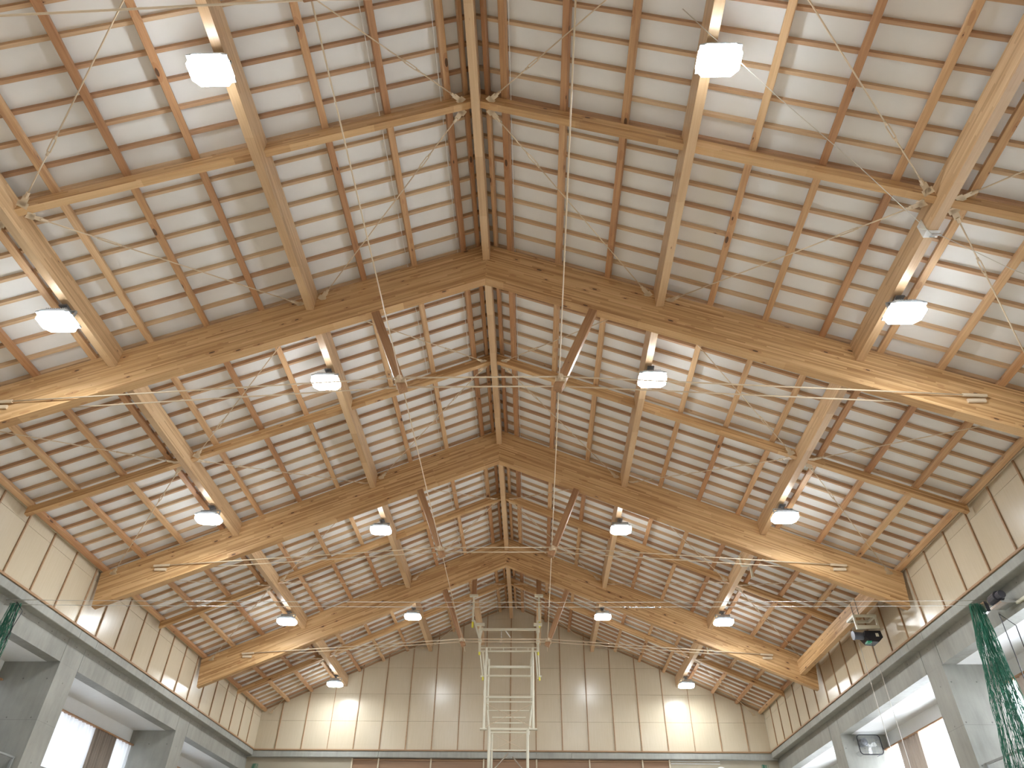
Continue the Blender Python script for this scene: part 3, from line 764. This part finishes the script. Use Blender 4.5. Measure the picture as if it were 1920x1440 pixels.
# ------------------------------------------------------------------ ceiling-hung hoop frame
HY = 27.0
t = empty('hoop_frame', (0.05, HY, Z0-.3)); tag(t, 'cream folding basketball hoop frame hanging from the roof at the far end', 'hoop frame')
def H(x, z, dy=0): return (x, HY+dy, Z0+z)
for s, X in ((-1, -1.36), (1, 1.24)):
    mb = MB(); mb.box(X-.17, X+.17, HY-.08, HY+.08, Z0-.36, Z0-.29); mb.build('top_plate', M_CREAM, t)
    mb = MB(); mb.bar(H(X, -.36), H(X, -1.38), .075, .075, (0,1,0)); a = mb.build('hanger', M_CREAM, t)
    mb = MB(); mb.tube([H(X, -1.38), H(X, -1.60)], .04, 8); mb.build('end_cap', M_YELLOW, a)
    mb = MB(); x2 = -1.05 if s < 0 else 1.18
    mb.bar(H(X+.06*(-s), -1.34, -.06), H(x2, -2.10, -.06), .07, .07, (0,1,0)); mb.bar(H(x2, -1.50, -.06), H(x2, -2.55, -.06), .08, .06, (0,1,0))
    mb.bar(H(x2-.16, -1.50, -.06), H(x2+.16, -1.50, -.06), .10, .10, (0,1,0)); mb.bar(H(x2-.06, -2.10, .3), H(x2+.06, -1.5, .3), .05, .05, (0,1,0))
    for zz in (-1.72, -2.12):
        mb.tube([H(x2, zz, -.12), H(x2, zz, .14)], .07, 10)
    a = mb.build('folding_arm', M_CREAM, t)
    mb = MB(); mb.tube([H(x2, -2.55, -.06), H(x2, -2.66, -.06)], .035, 8); mb.build('end_cap', M_YELLOW, a)
    mb = MB()
    x3 = -.90 if s < 0 else 1.22
    mb.tube([H(x2, -2.45, .1), H(x3, -3.40, .15)], .022, 8); mb.tube([H(x2-.10*s, -2.40, .4), H(x3-.06*s, -3.36, .5)], .022, 8); mb.bar(H(x3-.09, -3.36, .2), H(x3+.09, -3.36, .2), .06, .06)
    a = mb.build('side_strut', M_CREAM, t)
    mb = MB(); mb.tube([H(x3, -3.40, .15), H(x3, -3.52, .15)], .03, 8); mb.build('end_cap', M_YELLOW, a)
    xr = -.79 if s < 0 else .97
    mb = MB(); mb.tube([H(xr, -2.36), H(xr, -3.95)], .045, 10); mb.tube([H(xr, -3.9), H(xr, -4.10)], .055, 10); mb.build('upper_rail', M_CREAM, t)
    mb = MB(); mb.tube([H(xr, -4.10), H(xr, -5.22)], .045, 10); mb.box(xr-.14, xr+.10 if s < 0 else xr+.14, HY-.08, HY+.08, Z0-5.25, Z0-5.20); mb.build('middle_rail', M_CREAM, t)
    xb = -.73 if s < 0 else .91
    mb = MB(); mb.tube([H(xb, -2.5, .95), H(xb, -4.30, .95), H(xb*.88, -5.2, .95)], .035, 8); mb.build('rear_rail', M_CREAM, t)
    xl = -.59 if s < 0 else .77
    mb = MB(); mb.tube([H(xl, -5.22), H(xl, -9.0)], .05, 10); mb.build('lower_rail', M_CREAM, t)
    if s < 0:
        mb = MB(); mb.tube([H(-.50, -5.30, .25), H(-.50, -9.0, .25)], .035, 8); mb.build('lower_rail', M_CREAM, t)
mb = MB(); mb.bar(H(-1.07, -1.67), H(1.13, -1.67), .075, .075); mb.build('cross_bar', M_CREAM, t)
mb = MB(); mb.bar(H(-1.0, -2.37), H(1.2, -2.37), .035, .03); mb.bar(H(-1.0, -2.50), H(1.2, -2.50), .05, .05)
for x in (-.64, -.14, .34, .80): mb.bar(H(x, -2.37), H(x, -2.50), .04, .04, (0,1,0))
mb.build('ladder_bar', M_CREAM, t)
for z, w, dy, x0, x1 in ((-3.40, .055, 0, -.78, .95), (-4.15, .06, 0, -.82, 1.0), (-4.31, .04, 0, -.78, .96), (-5.22, .07, 0, -.60, .78), (-5.33, .04, 0, -.58, .76), (-5.90, .035, 0, -.52, .76), (-2.78, .08, 1.0, -.75, .93), (-4.36, .03, 1.0, -.70, .88), (-4.60, .035, 1.0, -.56, .70), (-4.79, .035, 1.0, -.52, .66)):
    mb = MB(); mb.bar(H(x0, z, dy), H(x1, z, dy), w, w); mb.build('cross_bar', M_CREAM, t)
mb = MB(); mb.tube([H(-.75, -4.36, .05), H(.93, -5.15, .05)], .010, 6); mb.tube([H(.93, -4.36, .05), H(-.75, -5.15, .05)], .010, 6); mb.tube([H(-.5, -5.35, .1), H(.72, -5.9, .1)], .008, 6); mb.tube([H(.72, -5.35, .1), H(-.5, -5.9, .1)], .008, 6)
mb.build('cross_wire', M_STEEL, t)
for a, b in (((.09, -5.99), (-.36, -6.46)), ((.24, -6.10), (.56, -6.45))):
    mb = MB(); mb.tube([H(a[0], a[1]), H(b[0], b[1]), H(b[0]+(b[0]-a[0])*.5, b[1]+(b[1]-a[1])*.5)], .022, 8); mb.build('diagonal_stay', M_CHROME, t)
for s, X in ((-1, -.79), (1, .95)):
    mb = MB(); mb.bar(H(X, -2.45), H(X*.93, -2.78, 1.0), .05, .05); mb.build('depth_bar', M_CREAM, t)
    mb = MB(); mb.bar(H(X, -4.15), H(X*.9, -4.36, 1.0), .045, .045); mb.build('depth_bar', M_CREAM, t)
# chain hook on the cross bar
mb = MB()
for k in range(5):
    z = -1.71-.08*k; mb.tube([H(-.25, z), H(-.205, z-.045), H(-.25, z-.09), H(-.295, z-.045), H(-.25, z)], .013, 6)
mb.tube([H(-.25, -2.10), H(-.25, -2.24)], [.05, .03], 8); mb.build('chain_hook', M_CHROME, t)
mb = MB(); mb.tube([H(-.06, -1.74), H(.12, -1.98)], .022, 8); mb.build('short_stay', M_WHITE, t)

# timbers that carry the hoop frame
for s, X in ((-1, -1.36), (1, 1.24)):
    mb = MB(); mb.bbox(0, 1.35, -.10, .10, -.09, .09, .006)
    o = place('hanger_post', mb.mesh('hanger_post', M_STRUT), (X, HY+.0, Z0-.27), (0, 0, 1), (0, 1, 0)); o.location.z = Z0-.29
    tag(o, 'dark timber post above the %s top plate of the hoop frame' % SIDE[s], 'timber post', 'posts above the hoop frame')
for s, X in ((-1, -1.30), (1, 1.24)):
    ya, yb_ = HY+.62, YEND
    mb = MB(); mb.bbox(0, yb_-ya, -.10, .10, 0, .35, .006)
    o = place('carrier_beam', mb.mesh('carrier_beam', M_PURLIN), (X, ya, Z0-.62), (0, 1, 0), (0, 0, 1))
    tag(o, 'timber beam from hoop frame to end wall, %s of the ridge' % SIDE[s], 'beam', 'beams behind the hoop frame')

# ------------------------------------------------------------------ curtains
def curtain(x, y0, y1, mat, label, group, amp=.075, wl=.21, seed=1):
    R = random.Random(seed); mb = MB(); n = max(12, int((y1-y0)/.02)); zt, zb_ = Z0-6.2, Z0-8.7; rows = 6
    ph = R.random()*6
    for j in range(rows+1):
        t_ = j/rows
        for i in range(n+1):
            y = y0+(y1-y0)*i/n
            a = amp*(.45+.55*t_)
            xx = x + a*math.sin(2*math.pi*y/wl+ph+.6*math.sin(y*5)) + .3*a*math.sin(2*math.pi*y/(wl*.43)+ph*2)
            mb.v.append((xx, y, zt+(zb_-zt)*t_))
    for j in range(rows):
        for i in range(n):
            a = j*(n+1)+i; mb.f.append((a, a+1, a+n+2, a+n+1))
    o = mb.build('curtain', mat, smooth=True, loc=(x, (y0+y1)/2, zb_)); tag(o, label, 'curtain', group)
BN2 = ['bay behind the viewer', 'nearest bay', 'middle bay', 'far bay']
for s in (-1, 1):
    xc = s*(XB+.02)
    for bi, (y0, y1) in enumerate([(4.07, 10.55), (11.36, 17.83), (18.65, 25.11), (25.94, YEND)]):
        d0 = y1-2.42; d1 = y1-1.05
        if bi == 1: d0, d1 = y1-1.95, y1-.5
        if bi == 3: d0, d1 = y1-2.2, y1-1.0
        curtain(xc-s*.11, y0+.03, d0, M_SHEER, 'sheer white curtain, %s of the %s wall, near part' % (BN2[bi], SIDE[s]), 'sheer white curtains', seed=bi+1)
        curtain(xc-s*.14, d0-.02, d1, M_DRAPE, 'bunched taupe drape in the %s of the %s wall' % (BN2[bi], SIDE[s]), 'bunched taupe drapes', .085, .20, seed=bi+7)
        curtain(xc-s*.11, d1, y1-.03, M_SHEER, 'sheer white curtain, %s of the %s wall, far strip' % (BN2[bi], SIDE[s]), 'sheer white curtains', seed=bi+12)
        mb = MB(); a, b = sorted((xc-s*.20, xc-s*.02)); mb.bbox(a, b, y0+.01, y1-.01, Z0-6.21, Z0-6.165, .01)
        o = mb.build('curtain_rail', M_STRUT, loc=(xc, y0, Z0-6.2)); tag(o, 'brown curtain rail in the %s of the %s wall' % (BN2[bi], SIDE[s]), 'curtain rail', 'curtain rails')
        # gallery railing between the columns
        xr = s*11.15; t = empty('gallery_railing', (xr, (y0+y1)/2, 3.6)); tag(t, 'pale metal gallery railing in the %s of the %s wall' % (BN2[bi], SIDE[s]), 'railing', 'gallery railings')
        mb = MB(); mb.bar((xr, y0, Z0-7.92), (xr, y1, Z0-7.92), .04, .04); mb.build('top_rail', M_RAIL, t)
        mb = MB(); mb.bar((xr, y0, Z0-8.22), (xr, y1, Z0-8.22), .04, .04); mb.bar((xr, y0, 3.7), (xr, y1, 3.7), .04, .04); mb.build('lower_rail', M_RAIL, t)
        mb = MB(); k = y0+.1
        while k < y1: mb.bar((xr, k, 3.7), (xr, k, Z0-8.22), .02, .02, (0,1,0)); k += .12
        b_ = mb.build('balusters', M_RAIL, t)
        mb = MB()
        for yy in (y0+.05, (y0+y1)/2, y1-.05): mb.bar((xr, yy, 3.6), (xr, yy, Z0-7.92), .05, .05, (0,1,0))
        mb.build('posts', M_RAIL, t)

# ------------------------------------------------------------------ caged wall fan on the column, clock on the end wall
t = empty('wall_fan', (11.7, 25.0, Z0-6.1)); tag(t, 'caged wall fan with black rounded frame on the far right column', 'wall fan')
cx, cz, w, h = 11.68, Z0-6.12, .36, .28
def rrect(w, h, r, y, n=5):
    P = []
    for qx, qz, a0 in ((1, 1, 0), (-1, 1, 90), (-1, -1, 180), (1, -1, 270)):
        for k in range(n+1):
            a = math.radians(a0+90*k/n); P.append((cx+qx*(w-r)+r*math.cos(a), y, cz+qz*(h-r)+r*math.sin(a)))
    return P + [P[0]]
mb = MB(); mb.tube(rrect(w, h, .10, 24.72), .017, 8); mb.build('guard_frame', M_DARK, t, True)
mb = MB()
for k in range(7):
    x = cx-w+.06+(2*w-.12)*k/6; mb.tube([(x, 24.72, cz+h), (x, 24.70, cz), (x, 24.72, cz-h)], .004, 5)
for k in range(4):
    z = cz-h+.09+(2*h-.18)*k/3; mb.tube([(cx-w, 24.72, z), (cx, 24.70, z), (cx+w, 24.72, z)], .004, 5)
P = rrect(w, h, .10, 24.72)[:-1]; Q = rrect(w*1.0, h*1.0, .10, 25.08)[:-1]
for a, b in zip(P, Q): mb.tube([a, b], .004, 5)
mb.build('guard_wires', M_GREY, t)
mb = MB(); mb.tube([(cx-.12, 25.1, cz+.10), (cx-.12, 24.80, cz+.10)], .11, 14); mb.tube([(cx-.12, 24.80, cz+.10), (cx-.12, 24.76, cz+.10)], [.09, .03], 14); mb.build('motor', M_GREY, t)
mb = MB()
for k in range(3):
    a = math.radians(20+120*k); c, s_ = math.cos(a), math.sin(a); n_ = len(mb.v)
    for r_, w_, dy in ((.04, .03, 0), (.14, .07, .02), (.23, .06, .02)):
        for q in (-1, 1): mb.v.append((cx+.04+r_*c - q*w_*s_, 24.86+q*dy, cz-.02+r_*s_ + q*w_*c))
    for j in (0, 2): mb.f.append((n_+j, n_+j+1, n_+j+3, n_+j+2))
mb.build('blades', M_WHITE, t)
mb = MB(); mb.tube([(cx+.04, 24.90, cz-.02), (cx+.04, 24.82, cz-.02)], .05, 12); mb.build('hub', M_WHITE, t)

t = empty('wall_clock', (8.6, YEND+.12, Z0-5.75)); tag(t, 'round white clock at the lower edge of the end wall', 'clock')
mb = MB(); mb.tube([(8.6, YEND+.12, Z0-5.75), (8.6, YEND+.06, Z0-5.75)], .25, 32); mb.build('face', M_CLOCK, t)
mb = MB(); R_ = [(8.6+.26*math.cos(a*math.pi/16), YEND+.05, Z0-5.75+.26*math.sin(a*math.pi/16)) for a in range(33)]; mb.tube(R_, .02, 6); mb.build('rim', M_WHITE, t, True)
mb = MB(); mb.bar((8.6, YEND+.05, Z0-5.75), (8.6, YEND+.05, Z0-5.60), .015, .01, (1,0,0)); mb.bar((8.6, YEND+.05, Z0-5.75), (8.72, YEND+.05, Z0-5.75), .015, .01); mb.build('hands', M_DARK, t)
